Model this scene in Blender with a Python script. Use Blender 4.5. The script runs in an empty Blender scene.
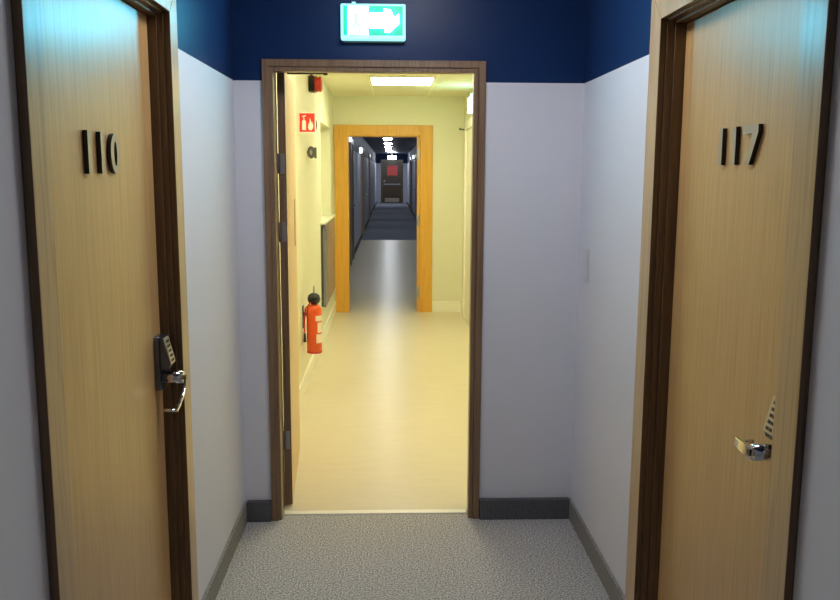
import bpy, bmesh, math
from mathutils import Vector, Matrix

scn = bpy.context.scene
COL = scn.collection
PI = math.pi

# ------------------------------------------------------------------ camera
R = Matrix(((0.999365749, 0.000557371, -0.035606038),
            (-0.035278472, 0.151697428, -0.987797206),
            (0.004850775, 0.988426821, 0.151620877)))
cam_data = bpy.data.cameras.new('camera')
cam_data.sensor_width = 36.0
cam_data.lens = 36.0
cam_data.clip_start = 0.02
cam_data.clip_end = 200
cam = bpy.data.objects.new('camera', cam_data)
cam.matrix_world = Matrix.Translation((0, 0, 1.6)) @ R.to_4x4()
COL.objects.link(cam)
scn.camera = cam

# ------------------------------------------------------------------ materials
def new_mat(name):
    m = bpy.data.materials.new(name)
    m.use_nodes = True
    nt = m.node_tree
    b = nt.nodes['Principled BSDF']
    return m, nt, b

def N(nt, kind, **kw):
    n = nt.nodes.new(kind)
    for k, v in kw.items():
        setattr(n, k, v)
    return n

def plain(name, col, rough=0.5, metal=0.0, coat=0.0, bump=0.0, bscale=60.0, spec=0.5):
    """Painted / plastic / metal surface with a little procedural unevenness."""
    m, nt, b = new_mat(name)
    tc = N(nt, 'ShaderNodeTexCoord')
    no = N(nt, 'ShaderNodeTexNoise')
    no.inputs['Scale'].default_value = bscale
    no.inputs['Detail'].default_value = 3
    nt.links.new(tc.outputs['Object'], no.inputs['Vector'])
    mr = N(nt, 'ShaderNodeMapRange')
    mr.inputs['To Min'].default_value = 0.965
    mr.inputs['To Max'].default_value = 1.035
    nt.links.new(no.outputs['Fac'], mr.inputs['Value'])
    mx = N(nt, 'ShaderNodeMix', data_type='RGBA', blend_type='MULTIPLY')
    mx.inputs[0].default_value = 1.0
    mx.inputs[6].default_value = (*col, 1)
    nt.links.new(mr.outputs['Result'], mx.inputs[7])
    nt.links.new(mx.outputs[2], b.inputs['Base Color'])
    b.inputs['Roughness'].default_value = rough
    b.inputs['Metallic'].default_value = metal
    b.inputs['Coat Weight'].default_value = coat
    b.inputs['Specular IOR Level'].default_value = spec
    if bump:
        bp = N(nt, 'ShaderNodeBump')
        bp.inputs['Strength'].default_value = bump
        bp.inputs['Distance'].default_value = 0.002
        nt.links.new(no.outputs['Fac'], bp.inputs['Height'])
        nt.links.new(bp.outputs['Normal'], b.inputs['Normal'])
    return m

def wood(name, c1, c2, rough=0.32, coat=0.25, fine=1.0, figure=0.35, seed=0.0, spec=0.5):
    """Vertical-grained wood veneer: long fine pores plus a slow cathedral figure."""
    m, nt, b = new_mat(name)
    tc = N(nt, 'ShaderNodeTexCoord')
    mp = N(nt, 'ShaderNodeMapping')
    mp.inputs['Location'].default_value = (seed, seed * 1.7, seed * 0.3)
    mp.inputs['Scale'].default_value = (110 * fine, 110 * fine, 3.0)
    nt.links.new(tc.outputs['Object'], mp.inputs['Vector'])
    n1 = N(nt, 'ShaderNodeTexNoise')
    n1.inputs['Scale'].default_value = 1.0
    n1.inputs['Detail'].default_value = 4
    nt.links.new(mp.outputs['Vector'], n1.inputs['Vector'])
    mp2 = N(nt, 'ShaderNodeMapping')
    mp2.inputs['Location'].default_value = (seed, seed, seed)
    mp2.inputs['Scale'].default_value = (9, 9, 0.7)
    nt.links.new(tc.outputs['Object'], mp2.inputs['Vector'])
    n2 = N(nt, 'ShaderNodeTexNoise')
    n2.inputs['Scale'].default_value = 1.0
    n2.inputs['Detail'].default_value = 2
    n2.inputs['Distortion'].default_value = 0.6
    nt.links.new(mp2.outputs['Vector'], n2.inputs['Vector'])
    ml = N(nt, 'ShaderNodeMath', operation='MULTIPLY')
    ml.inputs[1].default_value = 9.0
    nt.links.new(n2.outputs['Fac'], ml.inputs[0])
    fr = N(nt, 'ShaderNodeMath', operation='PINGPONG')
    fr.inputs[1].default_value = 0.5
    nt.links.new(ml.outputs[0], fr.inputs[0])
    a = N(nt, 'ShaderNodeMath', operation='MULTIPLY_ADD')
    a.inputs[1].default_value = figure
    nt.links.new(fr.outputs[0], a.inputs[0])
    s = N(nt, 'ShaderNodeMath', operation='MULTIPLY')
    s.inputs[1].default_value = 1.0
    nt.links.new(n1.outputs['Fac'], s.inputs[0])
    nt.links.new(s.outputs[0], a.inputs[2])
    cr = N(nt, 'ShaderNodeValToRGB')
    cr.color_ramp.elements[0].position = 0.36
    cr.color_ramp.elements[0].color = (*c2, 1)
    cr.color_ramp.elements[1].position = 0.66
    cr.color_ramp.elements[1].color = (*c1, 1)
    nt.links.new(a.outputs[0], cr.inputs['Fac'])
    nt.links.new(cr.outputs['Color'], b.inputs['Base Color'])
    bp = N(nt, 'ShaderNodeBump')
    bp.inputs['Strength'].default_value = 0.08
    bp.inputs['Distance'].default_value = 0.001
    nt.links.new(n1.outputs['Fac'], bp.inputs['Height'])
    nt.links.new(bp.outputs['Normal'], b.inputs['Normal'])
    b.inputs['Roughness'].default_value = rough
    b.inputs['Coat Weight'].default_value = coat
    b.inputs['Coat Roughness'].default_value = 0.33
    b.inputs['Specular IOR Level'].default_value = spec
    return m

def emit(name, col, strength):
    m, nt, b = new_mat(name)
    b.inputs['Base Color'].default_value = (*[min(1, c) * 0.8 for c in col], 1)
    b.inputs['Emission Color'].default_value = (*col, 1)
    b.inputs['Emission Strength'].default_value = strength
    b.inputs['Roughness'].default_value = 0.4
    return m

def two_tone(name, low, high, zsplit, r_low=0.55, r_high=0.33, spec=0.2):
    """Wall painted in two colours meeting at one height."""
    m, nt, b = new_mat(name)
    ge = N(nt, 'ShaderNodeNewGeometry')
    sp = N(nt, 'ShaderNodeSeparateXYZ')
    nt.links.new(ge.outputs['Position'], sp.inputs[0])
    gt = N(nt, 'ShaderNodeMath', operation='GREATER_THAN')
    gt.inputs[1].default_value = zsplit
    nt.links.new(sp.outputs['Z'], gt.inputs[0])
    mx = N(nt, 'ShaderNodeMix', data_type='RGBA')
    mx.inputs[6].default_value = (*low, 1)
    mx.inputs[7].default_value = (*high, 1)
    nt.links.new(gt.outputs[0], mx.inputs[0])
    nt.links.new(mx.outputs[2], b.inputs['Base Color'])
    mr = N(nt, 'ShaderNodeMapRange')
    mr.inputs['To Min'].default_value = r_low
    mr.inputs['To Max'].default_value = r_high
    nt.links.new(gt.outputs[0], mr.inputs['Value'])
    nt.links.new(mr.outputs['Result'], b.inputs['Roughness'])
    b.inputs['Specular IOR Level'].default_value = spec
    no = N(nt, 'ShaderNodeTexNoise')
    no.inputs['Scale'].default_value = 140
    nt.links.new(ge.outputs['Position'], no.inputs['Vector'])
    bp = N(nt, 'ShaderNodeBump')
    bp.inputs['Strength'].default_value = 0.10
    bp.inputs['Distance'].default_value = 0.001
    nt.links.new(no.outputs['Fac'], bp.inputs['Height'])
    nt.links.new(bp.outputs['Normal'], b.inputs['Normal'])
    return m

def carpet(name, c1, c2, scale=170.0):
    m, nt, b = new_mat(name)
    tc = N(nt, 'ShaderNodeTexCoord')
    no = N(nt, 'ShaderNodeTexNoise')
    no.inputs['Scale'].default_value = scale
    no.inputs['Detail'].default_value = 3
    no.inputs['Roughness'].default_value = 0.7
    nt.links.new(tc.outputs['Object'], no.inputs['Vector'])
    cr = N(nt, 'ShaderNodeValToRGB')
    cr.color_ramp.elements[0].position = 0.38
    cr.color_ramp.elements[0].color = (*c2, 1)
    cr.color_ramp.elements[1].position = 0.62
    cr.color_ramp.elements[1].color = (*c1, 1)
    nt.links.new(no.outputs['Fac'], cr.inputs['Fac'])
    nt.links.new(cr.outputs['Color'], b.inputs['Base Color'])
    bp = N(nt, 'ShaderNodeBump')
    bp.inputs['Strength'].default_value = 0.6
    bp.inputs['Distance'].default_value = 0.004
    nt.links.new(no.outputs['Fac'], bp.inputs['Height'])
    nt.links.new(bp.outputs['Normal'], b.inputs['Normal'])
    b.inputs['Roughness'].default_value = 0.95
    b.inputs['Specular IOR Level'].default_value = 0.1
    return m

def vinyl(name, c1, c2):
    m, nt, b = new_mat(name)
    tc = N(nt, 'ShaderNodeTexCoord')
    mp = N(nt, 'ShaderNodeMapping')
    mp.inputs['Scale'].default_value = (2.2, 9, 1)
    nt.links.new(tc.outputs['Object'], mp.inputs['Vector'])
    no = N(nt, 'ShaderNodeTexNoise')
    no.inputs['Scale'].default_value = 2.0
    no.inputs['Detail'].default_value = 6
    nt.links.new(mp.outputs['Vector'], no.inputs['Vector'])
    cr = N(nt, 'ShaderNodeValToRGB')
    cr.color_ramp.elements[0].position = 0.25
    cr.color_ramp.elements[0].color = (*c2, 1)
    cr.color_ramp.elements[1].position = 0.7
    cr.color_ramp.elements[1].color = (*c1, 1)
    nt.links.new(no.outputs['Fac'], cr.inputs['Fac'])
    nt.links.new(cr.outputs['Color'], b.inputs['Base Color'])
    n2 = N(nt, 'ShaderNodeTexNoise')
    n2.inputs['Scale'].default_value = 60
    nt.links.new(tc.outputs['Object'], n2.inputs['Vector'])
    bp = N(nt, 'ShaderNodeBump')
    bp.inputs['Strength'].default_value = 0.03
    bp.inputs['Distance'].default_value = 0.001
    nt.links.new(n2.outputs['Fac'], bp.inputs['Height'])
    nt.links.new(bp.outputs['Normal'], b.inputs['Normal'])
    b.inputs['Roughness'].default_value = 0.30
    b.inputs['Specular IOR Level'].default_value = 0.24
    return m

def ceiling_tiles(name, col, pitch, ox, oy):
    m, nt, b = new_mat(name)
    ge = N(nt, 'ShaderNodeNewGeometry')
    sp = N(nt, 'ShaderNodeSeparateXYZ')
    nt.links.new(ge.outputs['Position'], sp.inputs[0])
    masks = []
    for ax, off in (('X', ox), ('Y', oy)):
        ad = N(nt, 'ShaderNodeMath', operation='ADD')
        ad.inputs[1].default_value = 100 * pitch - off
        nt.links.new(sp.outputs[ax], ad.inputs[0])
        md = N(nt, 'ShaderNodeMath', operation='MODULO')
        md.inputs[1].default_value = pitch
        nt.links.new(ad.outputs[0], md.inputs[0])
        lt = N(nt, 'ShaderNodeMath', operation='LESS_THAN')
        lt.inputs[1].default_value = 0.02
        nt.links.new(md.outputs[0], lt.inputs[0])
        masks.append(lt)
    mx = N(nt, 'ShaderNodeMath', operation='MAXIMUM')
    nt.links.new(masks[0].outputs[0], mx.inputs[0])
    nt.links.new(masks[1].outputs[0], mx.inputs[1])
    mc = N(nt, 'ShaderNodeMix', data_type='RGBA')
    mc.inputs[6].default_value = (*col, 1)
    mc.inputs[7].default_value = (*[min(1, c * 1.12) for c in col], 1)
    nt.links.new(mx.outputs[0], mc.inputs[0])
    nt.links.new(mc.outputs[2], b.inputs['Base Color'])
    b.inputs['Roughness'].default_value = 0.8
    return m

WARM = (1.0, 0.86, 0.50)
M = dict(
    wall=two_tone('two tone corridor paint', (0.72, 0.73, 0.80), (0.007, 0.028, 0.105), 1.98, 0.55, 0.36),
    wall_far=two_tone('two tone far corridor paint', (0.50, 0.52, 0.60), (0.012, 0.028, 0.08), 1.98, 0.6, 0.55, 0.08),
    navy=plain('navy ceiling paint', (0.012, 0.022, 0.06), 0.45),
    caulk=plain('white sealant', (0.75, 0.75, 0.75), 0.5),
    cream=plain('cream hall paint', (0.79, 0.78, 0.59), 0.55, bump=0.05),
    cream_trim=plain('cream gloss trim', (0.90, 0.88, 0.74), 0.3),
    tile=ceiling_tiles('hall ceiling tiles', (0.82, 0.80, 0.58), 0.6, -0.19, 7.60),
    carpet=carpet('grey flecked carpet', (0.74, 0.72, 0.69), (0.13, 0.13, 0.14), 150.0),
    carpet_far=carpet('slate blue carpet', (0.30, 0.32, 0.38), (0.15, 0.16, 0.20)),
    carpet_skirt=carpet('grey carpet skirting', (0.15, 0.15, 0.165), (0.08, 0.08, 0.09)),  # darker copy, its tone partly holds the shade on the end wall
    carpet_skirt_lit=carpet('lit side carpet skirting', (0.40, 0.385, 0.36), (0.18, 0.175, 0.17)),  # same skirting, paler: light on the side walls partly put into the colour
    vinyl=vinyl('pale vinyl floor', (0.72, 0.645, 0.465), (0.68, 0.605, 0.43)),
    threshold=plain('white threshold metal', (0.92, 0.88, 0.75), 0.3),
    oak=wood('oak veneer', (0.64, 0.40, 0.16), (0.52, 0.31, 0.115), 0.42, 0.5, 1.3, 0.16),
    oak_pale=wood('pale oak veneer', (0.80, 0.60, 0.33), (0.72, 0.52, 0.27), 0.5, 0.0, 1.3, 0.16, 8.0),
    oak_casing=wood('oak casing', (0.56, 0.385, 0.20), (0.43, 0.28, 0.135), 0.32, 0.2, 0.7, 0.5, 3.1),
    brown=wood('dark stained lining', (0.17, 0.095, 0.045), (0.10, 0.052, 0.024), 0.32, 0.15, 1, 0.2, 5.0),
    frame_brown=wood('brown stained frame', (0.25, 0.155, 0.09), (0.17, 0.10, 0.055), 0.34, 0.15, 1, 0.2, 4.0),
    brown_arris=wood('worn brown arris', (0.33, 0.21, 0.11), (0.26, 0.16, 0.08), 0.3, 0.15, 1, 0.2, 6.0),
    orange=wood('orange stained pine', (0.76, 0.405, 0.055), (0.68, 0.335, 0.035), 0.35, 0.2, 0.6, 0.3, 1.0),
    orange_pale=wood('pale orange rebate', (0.72, 0.42, 0.12), (0.60, 0.33, 0.08), 0.35, 0.1, 0.6, 0.4, 2.0),
    far_door=wood('dark far door', (0.085, 0.055, 0.035), (0.05, 0.03, 0.02), 0.4, 0.1),
    end_door=wood('dark end door', (0.085, 0.055, 0.026), (0.055, 0.036, 0.018), 0.4, 0.1),
    digit_face=plain('brushed digit face', (0.42, 0.39, 0.35), 0.35, 0.6),
    digit_side=plain('black digit edge', (0.006, 0.006, 0.007), 0.4),
    chrome=plain('satin chrome', (0.72, 0.72, 0.74), 0.16, 1.0),
    lock_dark=plain('dark grey lock case', (0.13, 0.14, 0.17), 0.25, 0.7),
    lock_face=plain('pale lock bezel', (0.60, 0.53, 0.42), 0.3, 0.5),
    black=plain('black plastic', (0.012, 0.012, 0.013), 0.35),
    dark_grey=plain('dark grey metal', (0.14, 0.14, 0.13), 0.4, 0.5),
    grey_panel=plain('grey coated metal', (0.24, 0.25, 0.27), 0.22, 0.3, coat=0.3),
    red=plain('red enamel', (0.82, 0.095, 0.012), 0.3, coat=0.4),
    red_alarm=plain('red alarm plastic', (0.62, 0.035, 0.03), 0.35),
    sign_red=plain('red sign face', (0.72, 0.035, 0.02), 0.4),
    sign_white=plain('white sign print', (0.88, 0.86, 0.80), 0.4),
    far_red=plain('red notice', (0.92, 0.09, 0.085), 0.5),
    paper=plain('pale label', (0.85, 0.72, 0.55), 0.5),
    white=plain('white plastic', (0.78, 0.78, 0.78), 0.35),
    plate=plain('wall coloured plate', (0.68, 0.68, 0.72), 0.4),
    steel=plain('hinge steel', (0.42, 0.42, 0.43), 0.35, 0.8),
    bronze=plain('dull hinge', (0.16, 0.14, 0.13), 0.4, 0.6),
    kick=plain('brushed kick plate', (0.55, 0.50, 0.38), 0.35, 0.8),
    panel=emit('hall light diffuser', (1.0, 0.93, 0.66), 20.5),
    added_lamp=emit('added lamp diffuser', (0.95, 0.95, 0.98), 29.0),
    added_lamp_low=emit('dim added lamp diffuser', (0.95, 0.95, 1.0), 8.0),
    far_lamp=emit('far corridor lamp', (0.90, 0.95, 1.0), 52.0),
    small_lamp=emit('small wall lamp', (0.85, 0.93, 1.0), 3.0),
    exit_white=emit('exit sign lit white', (0.11, 0.66, 0.92), 110.0),
    exit_green=emit('exit sign lit green', (0.0, 0.50, 0.30), 1.0),
    exit_faint=emit('exit sign faint mark', (0.55, 0.95, 0.88), 0.85),
    exit_case=emit('exit sign lit housing', (0.38, 0.88, 0.93), 1.0),
    hall_exit=emit('hall exit sign light', (0.35, 1.0, 0.80), 12.0),
)

# ------------------------------------------------------------------ mesh helpers
def bx(bm, x0, x1, y0, y1, z0, z1):
    vs = [bm.verts.new((x, y, z)) for x in (x0, x1) for y in (y0, y1) for z in (z0, z1)]
    for f in ((0, 1, 3, 2), (4, 6, 7, 5), (0, 4, 5, 1), (2, 3, 7, 6), (0, 2, 6, 4), (1, 5, 7, 3)):
        bm.faces.new([vs[i] for i in f])
    return bm

def box(*a):
    return bx(bmesh.new(), *a)

def boxes(lst):
    bm = bmesh.new()
    for a in lst:
        bx(bm, *a)
    return bm

def tube(bm, pts, r, seg=16, flat=None):
    """Round bar along a list of points; r a number or one radius per point."""
    pts = [Vector(p) for p in pts]
    rs = r if isinstance(r, (list, tuple)) else [r] * len(pts)
    rings = []
    for i, p in enumerate(pts):
        d = (pts[min(i + 1, len(pts) - 1)] - pts[max(i - 1, 0)]).normalized()
        up = Vector((0, 0, 1)) if abs(d.z) < 0.9 else Vector((0, 1, 0))
        u = d.cross(up).normalized()
        v = d.cross(u).normalized()
        fu, fv = flat if flat else (1, 1)
        rings.append([bm.verts.new(p + (u * math.cos(2 * PI * k / seg) * fu + v * math.sin(2 * PI * k / seg) * fv) * rs[i])
                      for k in range(seg)])
    for a, b in zip(rings, rings[1:]):
        for k in range(seg):
            f = bm.faces.new((a[k], a[(k + 1) % seg], b[(k + 1) % seg], b[k]))
            f.smooth = True
    bm.faces.new(rings[0][::-1])
    bm.faces.new(rings[-1])
    return bm

def lathe(bm, prof, c, seg=28):
    """Revolve (radius, z) pairs about the vertical through c."""
    rings = []
    for r, z in prof:
        rings.append([bm.verts.new((c[0] + r * math.cos(2 * PI * k / seg), c[1] + r * math.sin(2 * PI * k / seg), c[2] + z))
                      for k in range(seg)])
    for a, b in zip(rings, rings[1:]):
        for k in range(seg):
            f = bm.faces.new((a[k], a[(k + 1) % seg], b[(k + 1) % seg], b[k]))
            f.smooth = True
    bm.faces.new(rings[0][::-1])
    bm.faces.new(rings[-1])
    return bm

def prism(bm, poly, fn, side_index=None):
    """Extrude a 2D outline; fn(u, v, t) gives the 3D point for t = 0 and 1."""
    a = [bm.verts.new(fn(u, v, 0)) for u, v in poly]
    b = [bm.verts.new(fn(u, v, 1)) for u, v in poly]
    n = len(poly)
    caps = [bm.faces.new(a[::-1]), bm.faces.new(b)]
    sides = [bm.faces.new((a[i], a[(i + 1) % n], b[(i + 1) % n], b[i])) for i in range(n)]
    if side_index is not None:
        for f in sides:
            f.material_index = side_index
    return caps, sides

ORG = {}
def link(name, bm, mats, parent=None, origin=None, bevel=0.0, smooth=False):
    bmesh.ops.recalc_face_normals(bm, faces=bm.faces[:])
    o_w = Vector(ORG[parent.name]) if parent is not None else Vector(origin or (0, 0, 0))
    bmesh.ops.translate(bm, verts=bm.verts[:], vec=-o_w)
    me = bpy.data.meshes.new(name)
    if smooth:
        for f in bm.faces:
            f.smooth = True
    bm.to_mesh(me)
    bm.free()
    for m in (mats if isinstance(mats, (list, tuple)) else [mats]):
        me.materials.append(m)
    o = bpy.data.objects.new(name, me)
    COL.objects.link(o)
    if parent is not None:
        o.parent = parent
    else:
        o.location = o_w
    ORG[o.name] = tuple(o_w)
    if bevel:
        md = o.modifiers.new('bevel', 'BEVEL')
        md.width = bevel
        md.segments = 2
        md.limit_method = 'ANGLE'
    return o

def empty(name, loc):
    o = bpy.data.objects.new(name, None)
    o.empty_display_size = 0.1
    o.location = loc
    COL.objects.link(o)
    ORG[o.name] = tuple(loc)
    return o

def tag(o, label, cat=None, group=None):
    o['label'] = label
    if cat:
        o['category'] = cat
    if group:
        o['group'] = group
    return o

def struct(o, label=None, cat=None):
    o['kind'] = 'structure'
    if label:
        o['label'] = label
    if cat:
        o['category'] = cat
    return o

# ------------------------------------------------------------------ key measures (metres)
XL, XR = -0.67, 0.845          # near corridor side walls
YD, YH = 3.72, 3.87            # end wall of the near corridor, hall side of it
HL, HR = -0.63, 0.825          # hall side walls
YB, YF = 9.52, 9.66            # back wall of the hall
FL, FR = -0.69, 0.86           # far corridor side walls
YE = 42.8
ZC = 2.55

# ------------------------------------------------------------------ floors and ceilings
struct(link('floor', box(XL - .2, XR + .2, -3.0, 3.765, -0.1, 0.0), M['carpet'], origin=(0, 0, 0)),
       'grey flecked carpet floor of the near corridor', 'floor')
struct(link('floor_hall', box(-.95, 1.0, 3.805, 19.7, -0.1, 0.0), M['vinyl'], origin=(0, 6, 0)),
       'pale yellow glossy vinyl floor beyond the doorway', 'floor')
struct(link('floor_far', box(-.95, 1.1, 19.7, YE + .2, -0.1, 0.0), M['carpet_far'], origin=(0, 30, 0)),
       'dark blue carpet floor at the far end', 'floor')
struct(link('trim_1', box(-.50, .36, 3.765, 3.805, -0.02, 0.006), M['threshold'], origin=(-.07, 3.785, 0), bevel=.002),
       'thin white threshold strip across the doorway', 'threshold')
struct(link('ceiling', box(XL - .2, XR + .2, -3.0, YD, ZC, ZC + .1), M['navy'], origin=(0, 0, ZC)),
       'navy ceiling of the near corridor', 'ceiling')
struct(link('ceiling_hall', box(-.95, 1.0, YH, YB, 2.42, 2.52), M['tile'], origin=(0, 7, 2.42)),
       'cream tiled ceiling of the hall', 'ceiling')
struct(link('ceiling_far', box(-.95, 1.1, YF, YE + .2, 2.45, 2.55), M['navy'], origin=(0, 30, 2.45)),
       'dark ceiling of the far corridor', 'ceiling')

# ------------------------------------------------------------------ near corridor walls
# left door: rough opening between Y 1.615 and 2.65 ; right door: 1.675 .. 2.68
TL = .18
LO = (1.62, 2.645, 2.10)
RO = (1.68, 2.672, 2.10)
struct(link('wall_left', boxes([(XL - TL, XL, -3.0, LO[0], 0, ZC), (XL - TL, XL, LO[1], YH, 0, ZC),
                                (XL - TL, XL, LO[0], LO[1], LO[2], ZC)]), M['wall'], origin=(XL, 0, 0)),
       'left corridor wall, white below and navy above', 'wall')
struct(link('wall_right', boxes([(XR, XR + TL, -3.0, RO[0], 0, ZC), (XR, XR + TL, RO[1], YH, 0, ZC),
                                 (XR, XR + TL, RO[0], RO[1], RO[2], ZC)]), M['wall'], origin=(XR, 0, 0)),
       'right corridor wall, white below and navy above', 'wall')
struct(link('wall_front', boxes([(XL, -.525, YD, YH, 0, ZC), (.385, XR, YD, YH, 0, ZC), (-.525, .385, YD, YH, 2.04, ZC)]),
            M['wall'], origin=(0, YD, 0)), 'end wall around the open doorway', 'wall')
struct(link('wall_back', box(XL - .2, XR + .2, -3.15, -3.0, 0, ZC), M['wall'], origin=(0, -3, 0)),
       'wall closing the corridor behind the camera', 'wall')

# carpet skirting of the near corridor
sk = dict(z=.092, t=.012)
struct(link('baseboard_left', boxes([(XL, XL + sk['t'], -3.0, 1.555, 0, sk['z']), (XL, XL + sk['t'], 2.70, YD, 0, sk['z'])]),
            M['carpet_skirt_lit'], origin=(XL, 3, 0)), 'grey carpet skirting along the left wall', 'skirting')
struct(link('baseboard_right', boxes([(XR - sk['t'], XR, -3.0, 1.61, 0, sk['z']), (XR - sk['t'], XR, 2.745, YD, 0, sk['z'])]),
            M['carpet_skirt_lit'], origin=(XR, 3, 0)), 'grey carpet skirting along the right wall', 'skirting')
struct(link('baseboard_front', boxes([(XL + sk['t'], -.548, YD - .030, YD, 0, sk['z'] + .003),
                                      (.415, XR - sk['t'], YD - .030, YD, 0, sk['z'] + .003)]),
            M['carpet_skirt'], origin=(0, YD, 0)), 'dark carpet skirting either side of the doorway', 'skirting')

# ------------------------------------------------------------------ numbered bedroom doors
def ring_outline(w, h, n=28):
    return [(w / 2 * math.cos(2 * PI * k / n), h / 2 * math.sin(2 * PI * k / n)) for k in range(n)]

def digit_bm(ch, P, w, h, d0, d1):
    """P(u, v, n): u along reading direction, v up, n out of the door."""
    bm = bmesh.new()
    fn = lambda u, v, t: P(u, v, d0 + (d1 - d0) * t)
    if ch == '1':
        prism(bm, [(0, 0), (w, 0), (w, h), (0, h)], fn, 1)
    elif ch == '7':
        W = w * 3.75
        prism(bm, [(W * .20, 0), (W * .20 + w * 1.15, 0), (W, h * .80), (W, h), (0, h), (0, h * .78), (W * .62, h * .78)], fn, 1)
    elif ch == '0':
        W = w * 3.0
        n = 32
        out = ring_outline(W, h, n)
        inn = ring_outline(W - 2 * w, h - 2 * w * .8, n)
        def vv(pts, t):
            return [bm.verts.new(fn(u + W / 2, v + h / 2, t)) for u, v in pts]
        oa, ob, ia, ib = vv(out, 0), vv(out, 1), vv(inn, 0), vv(inn, 1)
        for k in range(n):
            j = (k + 1) % n
            bm.faces.new((ob[k], ob[j], ib[j], ib[k]))
            bm.faces.new((oa[k], ia[k], ia[j], oa[j]))
            f = bm.faces.new((oa[k], oa[j], ob[j], ob[k])); f.material_index = 1
            f = bm.faces.new((ia[k], ib[k], ib[j], ia[j])); f.material_index = 1
    return bm

def room_door(name, label, side, wallx, y0, y1, ztop, cw, leaf_rec, digits, dz, dh, lock_y, lock_z, hinge_far, droop, neck):
    """side -1: left wall, +1: right wall.  y0..y1 = inner edges of the casing."""
    s = side
    X = lambda d: wallx - s * d          # d metres out of the wall into the corridor (negative = into the wall)
    root = struct(empty(name, (wallx, (y0 + y1) / 2, 0)), label, 'door')
    def b(bm, d0, d1, *r):
        xa, xb = sorted((X(d0), X(d1)))
        return bx(bm, xa, xb, *r)
    # casing: two legs and a head, each mitred into one frame face
    c = bmesh.new()
    for (u0, u1, v0, v1) in ((y0 - cw, y0, 0, None), (y1, y1 + cw, 0, None)):
        far = u0 >= y1
        pl = [(u0, 0), (u1, 0), (u1, ztop + (0 if not far else cw)), (u0, ztop + (cw if not far else 0))]
        prism(c, pl, lambda u, v, t: (X(0.0 + .02 * t), u, v), 1)
    prism(c, [(y0, ztop), (y1, ztop), (y1 + cw, ztop + cw), (y0 - cw, ztop + cw)], lambda u, v, t: (X(.02 * t), u, v), 1)
    link('casing', c, [M['oak_casing'], M['brown']], root, bevel=.002)
    # lining with a rebate and a stop
    def lining(inset, d0, d1, mat, nm, th):
        l = bmesh.new()
        ya, yb, zt = y0 + inset, y1 - inset, ztop - inset
        b(l, d0, d1, ya - th, ya, 0, zt + th)
        b(l, d0, d1, yb, yb + th, 0, zt + th)
        b(l, d0, d1, ya, yb, zt, zt + th)
        return link(nm, l, mat, root, bevel=.0015)
    lining(0.006, 0.0, -leaf_rec * .42, M['brown'], 'lining', .03)
    lining(0.0135, -leaf_rec * .42, -leaf_rec - .06, M['brown'], 'stop', .03)
    # leaf
    lf = bmesh.new()
    gap = .017
    b(lf, -leaf_rec, -leaf_rec - .045, y0 + gap, y1 - gap, .006, ztop - gap)
    leaf = link('leaf', lf, M['oak'], root, bevel=.0015)
    # number
    w = .024
    for ch, y in digits:
        if s < 0:
            P = lambda u, v, n, y=y: (X(-leaf_rec + n), y + u, dz + v)
        else:
            P = lambda u, v, n, y=y: (X(-leaf_rec + n), y - u, dz + v)
        link('digit', digit_bm(ch, P, w, dh, 0.0, .0115), [M['digit_face'], M['digit_side']], root)
    # electronic lock
    k = bmesh.new()
    out = []
    for (u, v, r) in ((.032, .085, .014), (-.032, .085, .014), (-.032, -.085, .014), (.032, -.085, .014)):
        a0 = {(1, 1): 0, (-1, 1): 90, (-1, -1): 180, (1, -1): 270}[(1 if u > 0 else -1, 1 if v > 0 else -1)]
        for q in range(5):
            a = math.radians(a0 + q * 22.5)
            out.append((u - math.copysign(r, u) + r * math.cos(a), v - math.copysign(r, v) + r * math.sin(a)))
    prism(k, out, lambda u, v, t: (X(-leaf_rec + .016 * t), lock_y + u, lock_z + v))
    lock = link('lock', k, M['lock_dark'], root, bevel=.002)
    wedge = bmesh.new()      # case that grows thicker downwards
    prof = [(.016, .082), (.026, .082), (.046, -.006), (.042, -.018), (.016, -.018)]
    prism(wedge, prof, lambda d, v, t: (X(-leaf_rec + d), lock_y - .027 + .054 * t, lock_z + v))
    wd = link('reader', wedge, M['lock_dark'], lock, bevel=.003)
    fc = bmesh.new()         # slim sloping bezel
    sl = lambda q, n: (.026 + (.046 - .026) * q + n, .078 + (-.002 - .078) * q)
    pr = [sl(0, 0.0), sl(1, 0.0), sl(1, .005), sl(0, .005)]
    prism(fc, pr, lambda d, v, t: (X(-leaf_rec + d), lock_y - .025 + .050 * t, lock_z + v))
    bez = link('bezel', fc, M['lock_face'], lock, bevel=.0015)
    ks = bmesh.new()
    for i in range(5):
        q = .10 + .18 * i
        for du in (-.012, .004):
            p0, p1 = sl(q, .004), sl(q + .09, .004)
            q0, q1 = sl(q, .0065), sl(q + .09, .0065)
            prism(ks, [p0, p1, q1, q0], lambda d, v, t, du=du: (X(-leaf_rec + d), lock_y + du - .004 + .012 * t, lock_z + v))
    link('keypad', ks, M['black'], lock)
    # lever handle: neck straight out, arm turned towards the hinges
    hd = 1 if hinge_far else -1
    nk = bmesh.new()
    zl = lock_z - .047
    tube(nk, [(X(-leaf_rec + .014), lock_y, zl), (X(-leaf_rec + neck), lock_y, zl)], .019, 20)
    lever = link('lever_neck', nk, M['chrome'], lock)
    ar = bmesh.new()
    pts = []
    long = .100 if droop < .01 else .105
    for i in range(11):
        q = i / 10
        e = 1.0 if droop < .01 else 2.3
        pts.append((X(-leaf_rec + neck - .003 + .004 * math.sin(q * PI)), lock_y + hd * (-.012 + long * q ** e), zl - droop * q))
    n = len(pts)
    rows = []
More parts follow.
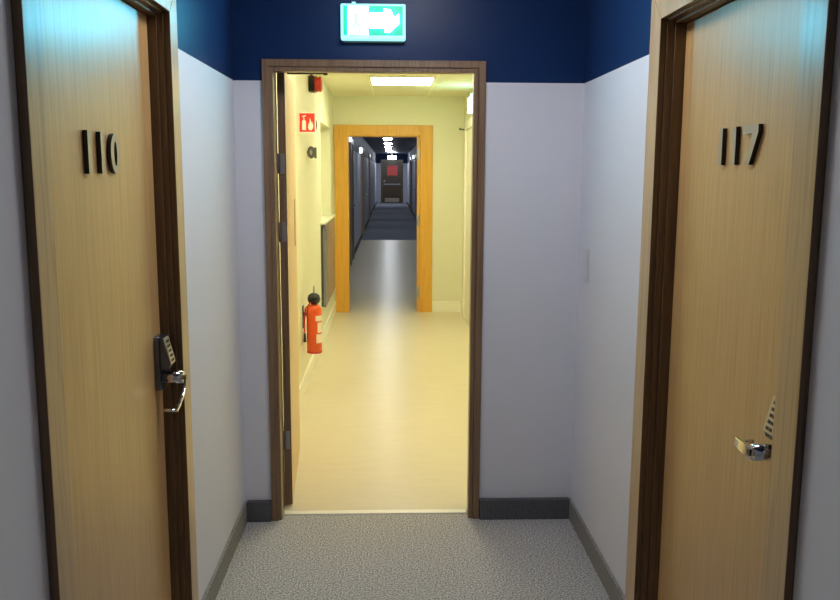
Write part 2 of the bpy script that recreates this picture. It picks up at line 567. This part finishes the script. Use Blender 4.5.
    for i, p in enumerate(pts):
        hh = (.017 - .005 * (i / (n - 1))) if droop < .01 else (.010 - .0055 * (i / (n - 1)))
        tt = .005 if droop < .01 else .0035
        rows.append([ar.verts.new((p[0] + dx, p[1], p[2] + dz2)) for dx, dz2 in ((-tt, -hh), (tt, -hh), (tt, hh), (-tt, hh))])
    for r0, r1 in zip(rows, rows[1:]):
        for j in range(4):
            ar.faces.new((r0[j], r0[(j + 1) % 4], r1[(j + 1) % 4], r1[j]))
    ar.faces.new(rows[0][::-1]); ar.faces.new(rows[-1])
    lv = link('lever', ar, M['chrome'], lock, bevel=.003)
    rt = bmesh.new()
    tip = pts[-1]
    tube(rt, [(tip[0], tip[1] - hd * .004, tip[2]), (X(-leaf_rec + neck - .042), tip[1] - hd * .004, tip[2])], .0048, 12)
    link('lever_return', rt, M['chrome'], lock)
    ke = bmesh.new()
    tube(ke, [(X(-leaf_rec + neck + .002), lock_y, zl), (X(-leaf_rec + neck + .0065), lock_y, zl)], .008, 16)
    link('keyhole', ke, M['black'], lock)
    return root

room_door('door_1', 'oak veneer bedroom door numbered 110 on the left wall', -1, XL, 1.655, 2.605, 2.062, .085, .043,
          (('1', 2.010), ('1', 2.100), ('0', 2.172)), 1.590, .101, 2.540, 1.018, False, .080, .080)
room_door('door_2', 'oak veneer bedroom door numbered 117 on the right wall', 1, XR, 1.722, 2.632, 2.062, .103, .055,
          (('1', 2.280), ('1', 2.192), ('7', 2.126)), 1.620, .097, 1.797, 1.022, True, .002, .085)

# blank cover plate on the right wall
t = tag(empty('wall_plate', (XR, 3.555, 1.21)), 'slim blank white cover plate on the right wall near the corner', 'cover plate')
link('plate', box(XR - .012, XR, 3.520, 3.590, 1.142, 1.277), M['plate'], t, bevel=.003)
link('rim', boxes([(XR - .014, XR - .011, 3.520, 3.524, 1.142, 1.277), (XR - .014, XR - .011, 3.524, 3.590, 1.142, 1.146)]), M['plate'], t)

# ------------------------------------------------------------------ the doorway (dark brown frame)
fr = struct(empty('door_3', (-.07, YD, 0)), 'dark brown door frame of the open doorway with its oak leaf', 'door')
def frame3(xa, xb, zt, w, y0, y1, mat, nm, bev=.002):
    f = boxes([(xa - w, xa, y0, y1, 0, zt + w), (xb, xb + w, y0, y1, 0, zt + w), (xa, xb, y0, y1, zt, zt + w)])
    return link(nm, f, mat, fr, bevel=bev)
frame3(-.516, .383, 2.038, .030, YD - .020, YD + .002, M['frame_brown'], 'casing')
frame3(-.500, .362, 2.019, .020, YD - .012, YD + .05, M['frame_brown'], 'casing_step')
frame3(-.507, .378, 2.040, .014, YD + .05, YH, M['brown'], 'lining')
link('sealant', boxes([(-.552, -.546, YD - .004, YD + .001, .09, 1.98), (.413, .419, YD - .004, YD + .001, .09, 1.98)]), M['caulk'], fr)
# open leaf
lx, ly, ang = -.471, 3.882, math.radians(3.6)
ca, sa = math.cos(ang), math.sin(ang)
def LP(u, n, z):     # u along the leaf from the hinge, n out of its hall face
    return (lx - sa * u + ca * n, ly + ca * u + sa * n, z)
def leafbox(bm, u0, u1, n0, n1, z0, z1):
    vs = [bm.verts.new(LP(u, n, z)) for u in (u0, u1) for n in (n0, n1) for z in (z0, z1)]
    for f in ((0, 1, 3, 2), (4, 6, 7, 5), (0, 4, 5, 1), (2, 3, 7, 6), (0, 2, 6, 4), (1, 5, 7, 3)):
        bm.faces.new([vs[i] for i in f])
    return bm
lf = link('leaf', leafbox(bmesh.new(), 0, .86, -.034, 0, .008, 2.052), M['oak_pale'], fr, bevel=.0015)
link('leaf_edge', leafbox(bmesh.new(), -.004, 0, -.034, 0, .008, 2.052), M['frame_brown'], lf)
for z in (.33, 1.32, 1.63):
    hb = leafbox(bmesh.new(), -.007, -.004, -.026, -.006, z - .045, z + .045)
    hg = link('hinge', hb, M['steel'], lf, bevel=.001)
    tube_bm = tube(bmesh.new(), [LP(-.006, -.038, z - .045), LP(-.006, -.038, z + .045)], .006, 12)
    link('hinge_pin', tube_bm, M['bronze'], hg)
link('edge_plate', leafbox(bmesh.new(), .64, .72, 0, .004, 1.20, 1.45), M['oak_casing'], lf, bevel=.002)
ca_ = bmesh.new()
tube(ca_, [(-.462, 3.905, 2.031), (-.285, 3.905, 2.033)], .004, 10)
cl = link('closer_arm', ca_, M['black'], lf)
link('closer_pivot', tube(bmesh.new(), [(-.290, 3.905, 2.025), (-.290, 3.905, 2.04)], .010, 14), M['black'], cl)

# ------------------------------------------------------------------ exit sign above the doorway
ex = tag(empty('exit_sign', (-.07, YD, 2.22)), 'lit green exit sign with running figure and arrow above the doorway', 'exit sign')
ex0, ex1, ez0, ez1, eyf = -.207, .066, 2.146, 2.292, YD - .055
link('housing', box(ex0, ex1, eyf, YD - .01, ez0, ez1), M['exit_case'], ex, bevel=.006)
link('back_plate', box(ex0 + .01, ex1 - .01, YD - .01, YD, ez0 - .006, ez1 - .01), M['dark_grey'], ex)
fy = eyf
fa = link('face', box(ex0 + .012, ex1 - .012, fy - .002, fy, ez0 + .017, ez1 - .010), M['exit_green'], ex)
gx0, gx1, gz0, gz1 = ex0 + .012, ex1 - .012, ez0 + .017, ez1 - .010
def facepoly(poly, y0, y1):
    bm = bmesh.new()
    prism(bm, poly, lambda u, v, t: (gx0 + u * (gx1 - gx0), y1 + (y0 - y1) * t, gz0 + v * (gz1 - gz0)))
    return bm
link('doorway_symbol', facepoly([(.075, .02), (.42, .02), (.42, .98), (.075, .98)], fy - .004, fy - .002), M['exit_white'], fa)
link('arrow', facepoly([(.42, .24), (.70, .24), (.70, .10), (.78, .10), (.945, .42), (.93, .74), (.86, .62), (.79, .88), (.68, .90), (.68, .76), (.42, .76)],
                       fy - .004, fy - .002), M['exit_white'], fa)
man = bmesh.new()
def mp(poly):
    prism(man, poly, lambda u, v, t: (gx0 + u * (gx1 - gx0), fy - .004 - .0015 * t, gz0 + v * (gz1 - gz0)))
mp([(.195 + .025 * math.cos(a * PI / 5), .84 + .05 * math.sin(a * PI / 5)) for a in range(10)])   # head
mp([(.17, .44), (.24, .44), (.27, .74), (.20, .76)])                                                # trunk
mp([(.20, .74), (.20, .66), (.11, .52), (.09, .56)])                                                # rear arm
mp([(.27, .72), (.27, .64), (.34, .56), (.36, .60)])                                                # front arm
mp([(.18, .46), (.23, .44), (.20, .22), (.10, .14), (.09, .20), (.16, .27)])                        # rear leg
mp([(.20, .46), (.25, .44), (.31, .30), (.29, .06), (.25, .06), (.26, .28)])                        # front leg
link('running_figure', man, M['exit_faint'], fa)
link('test_button', tube(bmesh.new(), [(ex0 + .055, fy + .02, ez1 - .002), (ex0 + .055, fy + .02, ez1 + .009)], .008, 16), M['exit_case'], ex)

# ------------------------------------------------------------------ hall walls
NY0, NY1, NZ0, NZ1 = 7.78, 9.06, 1.135, 2.04
struct(link('wall_left_hall', boxes([(HL - .3, HL, YH, NY0, 0, 2.42), (HL - .3, HL, NY1, YB, 0, 2.42),
                                     (HL - .3, HL, NY0, NY1, 0, NZ0), (HL - .3, HL, NY0, NY1, NZ1, 2.42),
                                     (HL - .3, HL - .2, NY0, NY1, NZ0, NZ1)]), M['cream'], origin=(HL, 7, 0)),
       'cream left wall of the hall with a deep recess', 'wall')
struct(link('wall_right_hall', box(HR, HR + .15, YH, YB, 0, 2.42), M['cream'], origin=(HR, 7, 0)),
       'cream right wall of the hall', 'wall')
struct(link('wall_back_hall', boxes([(-.95, -.55, YB, YF, 0, 2.42), (.42, 1.0, YB, YF, 0, 2.42), (-.55, .42, YB, YF, 2.04, 2.42)]),
            M['cream'], origin=(0, YB, 0)), 'cream back wall around the orange door frame', 'wall')
struct(link('baseboard_left_hall', box(HL, HL + .014, 4.8, YB, 0, .125), M['cream_trim'], origin=(HL, 7, 0), bevel=.003),
       'cream skirting board along the left hall wall', 'skirting')
struct(link('baseboard_back_hall', box(.482, HR, YB - .014, YB, 0, .125), M['cream_trim'], origin=(.65, YB, 0), bevel=.003),
       'cream skirting board right of the orange door frame', 'skirting')
struct(link('baseboard_right_hall', box(HR - .014, HR, 9.12, YB - .014, 0, .125), M['cream_trim'], origin=(HR, 9.3, 0), bevel=.003),
       'short cream skirting on the right hall wall', 'skirting')
struct(link('trim_2', box(HL - .2, HL + .046, NY0 - .16, NY1 + .02, NZ0 - .018, NZ0 + .004), M['cream'], origin=(HL, 8.4, 1.09), bevel=.004),
       'cream sill of the wall recess above the grey panel', 'sill')

# cream door in the right hall wall
d5 = struct(empty('door_4', (HR, 8.5, 0)), 'cream painted door and casing in the right hall wall', 'door')
link('casing', boxes([(HR - .03, HR, 9.03, 9.12, 0, 2.12), (HR - .03, HR, 8.02, 8.11, 0, 2.12), (HR - .03, HR, 8.11, 9.03, 2.03, 2.12)]),
     M['cream_trim'], d5, bevel=.003)
link('leaf', box(HR - .012, HR, 8.11, 9.03, .01, 2.03), M['cream_trim'], d5, bevel=.002)

# orange frame
of = struct(empty('door_5', (-.07, YB, 0)), 'orange stained wooden door frame in the hall back wall', 'door')
def frameO(xa, xb, zt, wl, wr, wt, y0, y1, mat, nm):
    return link(nm, boxes([(xa - wl, xa, y0, y1, 0, zt + wt), (xb, xb + wr, y0, y1, 0, zt + wt), (xa, xb, y0, y1, zt, zt + wt)]), mat, of, bevel=.004)
frameO(-.466, .340, 1.985, .152, .138, .118, YB - .022, YB + .002, M['orange'], 'casing')
frameO(-.462, .304, 1.976, .09, .10, .06, YB + .01, YF + .02, M['orange_pale'], 'lining')
for z in (.23, 1.05, 1.78):
    link('hinge', box(.304, .336, YB + .004, YB + .012, z - .06, z + .06), M['steel'], of, bevel=.001)

# ------------------------------------------------------------------ things in the hall
def ceiling_panel(y, label):
    t = tag(empty('ceiling_light', (.11, y, 2.42)), label, 'ceiling light', 'square hall ceiling lights')
    link('frame', boxes([(-.19, -.165, y - .345, y + .345, 2.408, 2.42), (.385, .41, y - .345, y + .345, 2.408, 2.42),
                         (-.165, .385, y - .345, y - .32, 2.408, 2.42), (-.165, .385, y + .32, y + .345, 2.408, 2.42)]), M['cream_trim'], t)
    link('diffuser', box(-.165, .385, y - .32, y + .32, 2.411, 2.419), M['panel'], t)
    return t
ceiling_panel(7.90, 'bright ceiling light panel seen through the doorway')
ceiling_panel(5.15, 'ceiling light panel just inside the hall, hidden above the doorway')

# fire extinguisher
EXC = (-.548, 6.0, .297)
fx = tag(empty('fire_extinguisher', EXC), 'red fire extinguisher hung on the cream left hall wall', 'fire extinguisher')
link('cylinder', lathe(bmesh.new(), [(.048, 0), (.055, .008), (.055, .305), (.050, .328), (.036, .345), (.018, .352), (.018, .358)], EXC), M['red'], fx)
link('foot_ring', lathe(bmesh.new(), [(.050, -.004), (.0565, -.002), (.0565, .012), (.055, .014)], EXC), M['red_alarm'], fx)
lb = bmesh.new()
seg = 8
for (a0, a1, z0, z1) in ((-75, -5, .235, .275), (-60, -10, .15, .225), (-70, -5, .075, .14)):
    ring = []
    for i in range(seg + 1):
        a = math.radians(a0 + (a1 - a0) * i / seg)
        ring.append([lb.verts.new((EXC[0] + .0558 * math.cos(a), EXC[1] + .0558 * math.sin(a), EXC[2] + z)) for z in (z0, z1)])
    for p, q in zip(ring, ring[1:]):
        lb.faces.new((p[0], q[0], q[1], p[1]))
link('label', lb, M['paper'], fx)
vl = bmesh.new()
lathe(vl, [(.012, .352), (.034, .358), (.045, .378), (.046, .396), (.040, .418), (.024, .430), (.010, .433)], EXC)
hd_ = link('valve_head', vl, M['black'], fx)
link('pull_stem', tube(bmesh.new(), [(EXC[0], EXC[1], EXC[2] + .43), (EXC[0], EXC[1], EXC[2] + .485)], .006, 10), M['steel'], hd_)
hs = bmesh.new()
tube(hs, [(EXC[0] - .02, EXC[1] - .03, EXC[2] + .37), (EXC[0] - .055, EXC[1] - .035, EXC[2] + .33), (EXC[0] - .066, EXC[1] - .03, EXC[2] + .25),
          (EXC[0] - .066, EXC[1] - .03, EXC[2] + .14)], .006, 10)
hz = link('hose', hs, M['red_alarm'], fx)
link('nozzle', tube(bmesh.new(), [(EXC[0] - .066, EXC[1] - .03, EXC[2] + .145), (EXC[0] - .066, EXC[1] - .03, EXC[2] + .08)], [.008, .010], 12), M['black'], hz)
link('wall_mount', boxes([(HL, HL + .008, EXC[1] - .03, EXC[1] + .03, EXC[2] + .18, EXC[2] + .34),
                            (HL, EXC[0] - .03, EXC[1] - .015, EXC[1] + .015, EXC[2] + .27, EXC[2] + .29)]), M['dark_grey'], fx)

# projecting extinguisher sign
sy = 5.95
sg = tag(empty('extinguisher_sign', (HL, sy, 1.925)), 'red projecting sign with white extinguisher and flame symbols', 'sign')
link('board', box(HL, HL + .118, sy, sy + .008, 1.855, 1.998), M['sign_white'], sg, bevel=.001)
link('red_field', box(HL + .006, HL + .110, sy - .001, sy, 1.865, 1.991), M['sign_red'], sg)
sx0, sz0 = HL + .006, 1.865
sw, sh = .104, .126
def signpoly(polys, nm, mat, y=sy - .0022):
    bm = bmesh.new()
    for poly in polys:
        prism(bm, poly, lambda u, v, t: (sx0 + u * sw, y + .0012 * (1 - t), sz0 + v * sh))
    return link(nm, bm, mat, sg)
signpoly([[(.16, .10), (.42, .10), (.42, .56), (.36, .64), (.22, .64), (.16, .56)],
          [(.25, .66), (.33, .66), (.33, .76), (.25, .76)], [(.18, .78), (.42, .84), (.42, .90), (.18, .86)]], 'extinguisher_symbol', M['sign_white'])
signpoly([[(.60, .12), (.76, .08), (.88, .20), (.90, .36), (.82, .58), (.80, .44), (.74, .62), (.68, .78), (.67, .56), (.58, .40), (.55, .24)]],
         'flame_symbol', M['sign_white'])

# fire alarm sounder
al = tag(empty('fire_alarm_sounder', (HL, 6.75, 2.265)), 'red fire alarm sounder on black wall base near the hall ceiling', 'fire alarm')
link('wall_mount', boxes([(HL, HL + .048, 6.69, 6.81, 2.205, 2.325)]), M['black'], al, bevel=.006)
ab = bmesh.new()
tube(ab, [(HL + .046, 6.75, 2.266), (HL + .062, 6.75, 2.266), (HL + .072, 6.75, 2.266), (HL + .088, 6.75, 2.266), (HL + .100, 6.75, 2.266)],
     [.060, .060, .054, .060, .050], 28)
hn = link('horn', ab, M['red_alarm'], al)
link('grille', tube(bmesh.new(), [(HL + .099, 6.75, 2.266), (HL + .103, 6.75, 2.266)], .034, 20), M['red'], hn)
link('conduit', tube(bmesh.new(), [(HL + .02, 6.75, 2.32), (HL + .02, 6.75, 2.42)], .010, 12), M['red_alarm'], al)

# magnetic hold-open fitting
dh_ = tag(empty('door_holder', (HL, 6.5, 1.735)), 'dark round door holder and stub on the left hall wall below the red sign', 'door holder')
link('magnet', tube(bmesh.new(), [(HL + .032, 6.49, 1.737), (HL + .032, 6.53, 1.737)], .046, 24, flat=(.62, 1)), M['dark_grey'], dh_)
link('magnet_face', tube(bmesh.new(), [(HL + .032, 6.487, 1.737), (HL + .032, 6.491, 1.737)], .020, 20, flat=(.5, 1)), M['steel'], dh_)
link('wall_mount', box(HL, HL + .06, 6.50, 6.52, 1.728, 1.746), M['dark_grey'], dh_)
link('striker', box(HL + .056, HL + .072, 6.49, 6.53, 1.693, 1.775), M['dark_grey'], dh_, bevel=.003)
ov = tag(empty('wall_fitting', (HL, 6.75, 1.96)), 'small dark oval fitting on the left hall wall just behind the red sign', 'wall fitting')
link('body', tube(bmesh.new(), [(HL + .038, 6.74, 1.955), (HL + .038, 6.77, 1.955)], .048, 20, flat=(.42, 1)), M['dark_grey'], ov)
link('stub', box(HL, HL + .03, 6.748, 6.762, 1.948, 1.962), M['dark_grey'], ov)

# grey panel heater under the recess
rd = tag(empty('panel_heater', (HL, 8.34, .355)), 'grey metal panel heater on the left hall wall under the recess sill', 'heater')
link('front_panel', box(HL + .022, HL + .042, 7.66, 9.02, .355, 1.108), M['grey_panel'], rd, bevel=.003)
link('wall_mount', boxes([(HL, HL + .022, 7.665, 7.68, .36, 1.10), (HL, HL + .022, 9.0, 9.015, .36, 1.10),
                          (HL, HL + .022, 7.68, 9.0, 1.085, 1.10)]), M['lock_dark'], rd)

# hall exit sign and hook on the right wall
he = tag(empty('exit_sign', (HR, 8.3, 2.25)), 'glowing exit sign high on the right hall wall, seen edge on', 'exit sign')
link('housing', box(HR - .062, HR, 8.19, 8.42, 2.165, 2.305), M['hall_exit'], he, bevel=.006)
link('bracket', box(HR - .05, HR, 8.26, 8.34, 2.305, 2.34), M['white'], he)
hk = tag(empty('wall_hook', (HR, 9.4, 2.05)), 'small dark hook on the right hall wall above the cream door casing', 'hook')
link('stem', tube(bmesh.new(), [(HR, 9.35, 2.053), (HR - .055, 9.35, 2.053)], .008, 10), M['dark_grey'], hk)
link('tip', tube(bmesh.new(), [(HR - .055, 9.35, 2.046), (HR - .062, 9.35, 2.070)], .009, 10), M['dark_grey'], hk)

# ------------------------------------------------------------------ far corridor
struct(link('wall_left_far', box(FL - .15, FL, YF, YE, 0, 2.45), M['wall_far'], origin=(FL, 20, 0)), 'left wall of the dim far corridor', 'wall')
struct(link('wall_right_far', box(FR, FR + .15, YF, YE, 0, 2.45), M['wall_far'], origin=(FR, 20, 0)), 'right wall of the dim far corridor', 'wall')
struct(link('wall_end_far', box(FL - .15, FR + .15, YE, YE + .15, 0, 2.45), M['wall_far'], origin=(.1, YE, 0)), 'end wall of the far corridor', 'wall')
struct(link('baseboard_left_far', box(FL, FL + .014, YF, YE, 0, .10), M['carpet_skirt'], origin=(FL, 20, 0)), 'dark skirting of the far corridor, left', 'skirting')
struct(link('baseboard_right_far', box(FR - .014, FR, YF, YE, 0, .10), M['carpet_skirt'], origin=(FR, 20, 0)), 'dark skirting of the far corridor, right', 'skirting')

def far_door(n, side, y, label):
    wx = FL if side < 0 else FR
    X = lambda d: wx - side * d
    t = struct(empty('door_%d' % n, (wx, y, 0)), label, 'door')
    def b(bm, d0, d1, *r):
        xa, xb = sorted((X(d0), X(d1)))
        return bx(bm, xa, xb, *r)
    c = bmesh.new()
    b(c, 0, .035, y - .57, y - .48, 0, 2.15)
    b(c, 0, .035, y + .48, y + .57, 0, 2.15)
    b(c, 0, .035, y - .48, y + .48, 2.06, 2.15)
    link('casing', c, M['oak_casing'] if n % 2 else M['brown_arris'], t, bevel=.003)
    l = bmesh.new()
    b(l, 0, .016, y - .48, y + .48, .01, 2.06)
    link('leaf', l, M['far_door'], t)
    h = bmesh.new()
    b(h, .016, .03, y + .36, y + .42, .92, 1.12)
    hp = link('lock', h, M['steel'], t, bevel=.003)
    link('lever', tube(bmesh.new(), [(X(.03), y + .39, .99), (X(.075), y + .39, .99), (X(.075), y + .28, .985)], .012, 10), M['chrome'], hp)
far_door(6, -1, 14.9, 'dark door with bright lever just beyond the orange frame, left wall')
far_door(7, -1, 21.2, 'second dark door along the left wall of the far corridor')
far_door(8, -1, 28.0, 'third dark door along the left wall of the far corridor')
far_door(9, 1, 27.4, 'nearest visible door along the right wall of the far corridor')
far_door(10, 1, 34.0, 'farthest door along the right wall of the far corridor')

# end door with push bar
ed = struct(empty('door_11', (.10, YE, 0)), 'dark end door with push bar and red notice', 'door')
link('casing', boxes([(-.46, -.38, YE - .03, YE, 0, 2.16), (.58, .66, YE - .03, YE, 0, 2.16), (-.38, .58, YE - .03, YE, 2.08, 2.16)]), M['brown'], ed)
lfe = link('leaf', box(-.38, .58, YE - .02, YE, .01, 2.08), M['end_door'], ed)
link('push_bar', boxes([(-.32, .52, YE - .09, YE - .05, .91, .97), (-.32, -.26, YE - .06, YE - .02, .90, .98), (.46, .52, YE - .06, YE - .02, .90, .98)]), M['steel'], lfe, bevel=.004)
link('kick_plate', box(-.26, .46, YE - .026, YE - .02, .05, .25), M['kick'], lfe)
link('viewer', tube(bmesh.new(), [(-.28, YE - .03, 1.10), (-.28, YE - .02, 1.10)], .05, 16), M['steel'], lfe)
nt_ = tag(empty('notice', (.1, YE - .02, 1.62)), 'square red notice on the dark door at the far end', 'notice')
link('sheet', box(-.14, .38, YE - .03, YE - .0205, 1.38, 1.87), M['far_red'], nt_)

lamps = ((12.6, 'ceiling lamp nearest the orange frame in the far corridor'),
         (15.8, 'second ceiling lamp of the far corridor from the orange frame'),
         (19.0, 'third ceiling lamp of the far corridor from the orange frame'),
         (22.3, 'bright round ceiling lamp topmost in the far corridor view'),
         (26.2, 'bright ceiling lamp second from the top in the far corridor view'),
         (30.2, 'ceiling lamp heading the merged bright bar in the far corridor'),
         (34.2, 'ceiling lamp at the tail of the merged bright bar in the far corridor'))
for y, lab in lamps:
    t = tag(empty('far_ceiling_lamp', (-.06, y, 2.45)), lab, 'ceiling lamp', 'far corridor ceiling lamps')
    link('diffuser', lathe(bmesh.new(), [(.05, -.055), (.10, -.045), (.12, -.02), (.12, 0)], (-.06, y, 2.45), 24), M['far_lamp'], t)
    link('ring', lathe(bmesh.new(), [(.122, -.012), (.135, -.012), (.135, 0), (.122, 0)], (-.06, y, 2.45), 24), M['dark_grey'], t)
y = 40.3
t = tag(empty('far_ceiling_lamp', (.10, y, 2.45)), 'lowest hanging ceiling lamp, in front of the dark end door', 'ceiling lamp', 'far corridor ceiling lamps')
link('diffuser', lathe(bmesh.new(), [(.05, -.30), (.17, -.285), (.20, -.24), (.20, -.16)], (.10, y, 2.45), 24), M['far_lamp'], t)
link('stem', tube(bmesh.new(), [(.10, y, 2.45), (.10, y, 2.29)], .02, 12), M['dark_grey'], t)

for side, y, z, lab in ((-1, 13.4, 2.11, 'small white wall lamp high on the left, nearest the orange frame'),
                        (-1, 18.6, 2.04, 'small white wall lamp on the left, beyond the dark door'),
                        (1, 29.4, 2.08, 'small white wall lamp on the right of the far corridor')):
    wx = FL if side < 0 else FR
    t = tag(empty('wall_lamp', (wx, y, z)), lab, 'wall lamp', 'far corridor wall lamps')
    xa, xb = sorted((wx, wx - side * .03))
    link('backing', box(xa, xb, y - .09, y + .09, z - .07, z + .07), M['white'], t, bevel=.004)
    xa, xb = sorted((wx - side * .03, wx - side * .085))
    link('diffuser', box(xa, xb, y - .08, y + .08, z - .06, z + .06), M['small_lamp'], t, bevel=.01)

# ------------------------------------------------------------------ lamps added to brighten the near corridor, unseen above and behind the camera
for y, lm, lab in ((2.7, M['added_lamp'], 'added unseen ceiling lamp brightening the near corridor, above the numbered doors'), (-1.6, M['added_lamp_low'], 'added unseen ceiling lamp brightening the near corridor, behind the viewer')):
    t = tag(empty('added_ceiling_lamp', (.09, y, ZC)), lab, 'ceiling lamp', 'added near corridor lamps')
    link('diffuser', lathe(bmesh.new(), [(.06, -.09), (.17, -.075), (.21, -.03), (.21, 0)], (.09, y, ZC), 28), lm, t)
    link('ring', lathe(bmesh.new(), [(.212, -.015), (.23, -.015), (.23, 0), (.212, 0)], (.09, y, ZC), 28), M['white'], t)

# ------------------------------------------------------------------ world and render look
w = bpy.data.worlds.new('world')
w.use_nodes = True
w.node_tree.nodes['Background'].inputs['Color'].default_value = (0.01, 0.012, 0.016, 1)
w.node_tree.nodes['Background'].inputs['Strength'].default_value = 0.3
scn.world = w
vs = scn.view_settings
vs.view_transform = 'Standard'
vs.look = 'None'
vs.exposure = 0.0
vs.gamma = 1.0
vs.use_curve_mapping = False
scn.cycles.use_denoising = True
scn.cycles.max_bounces = 12
scn.cycles.diffuse_bounces = 8
scn.cycles.glossy_bounces = 6
scn.cycles.sample_clamp_indirect = 8.0
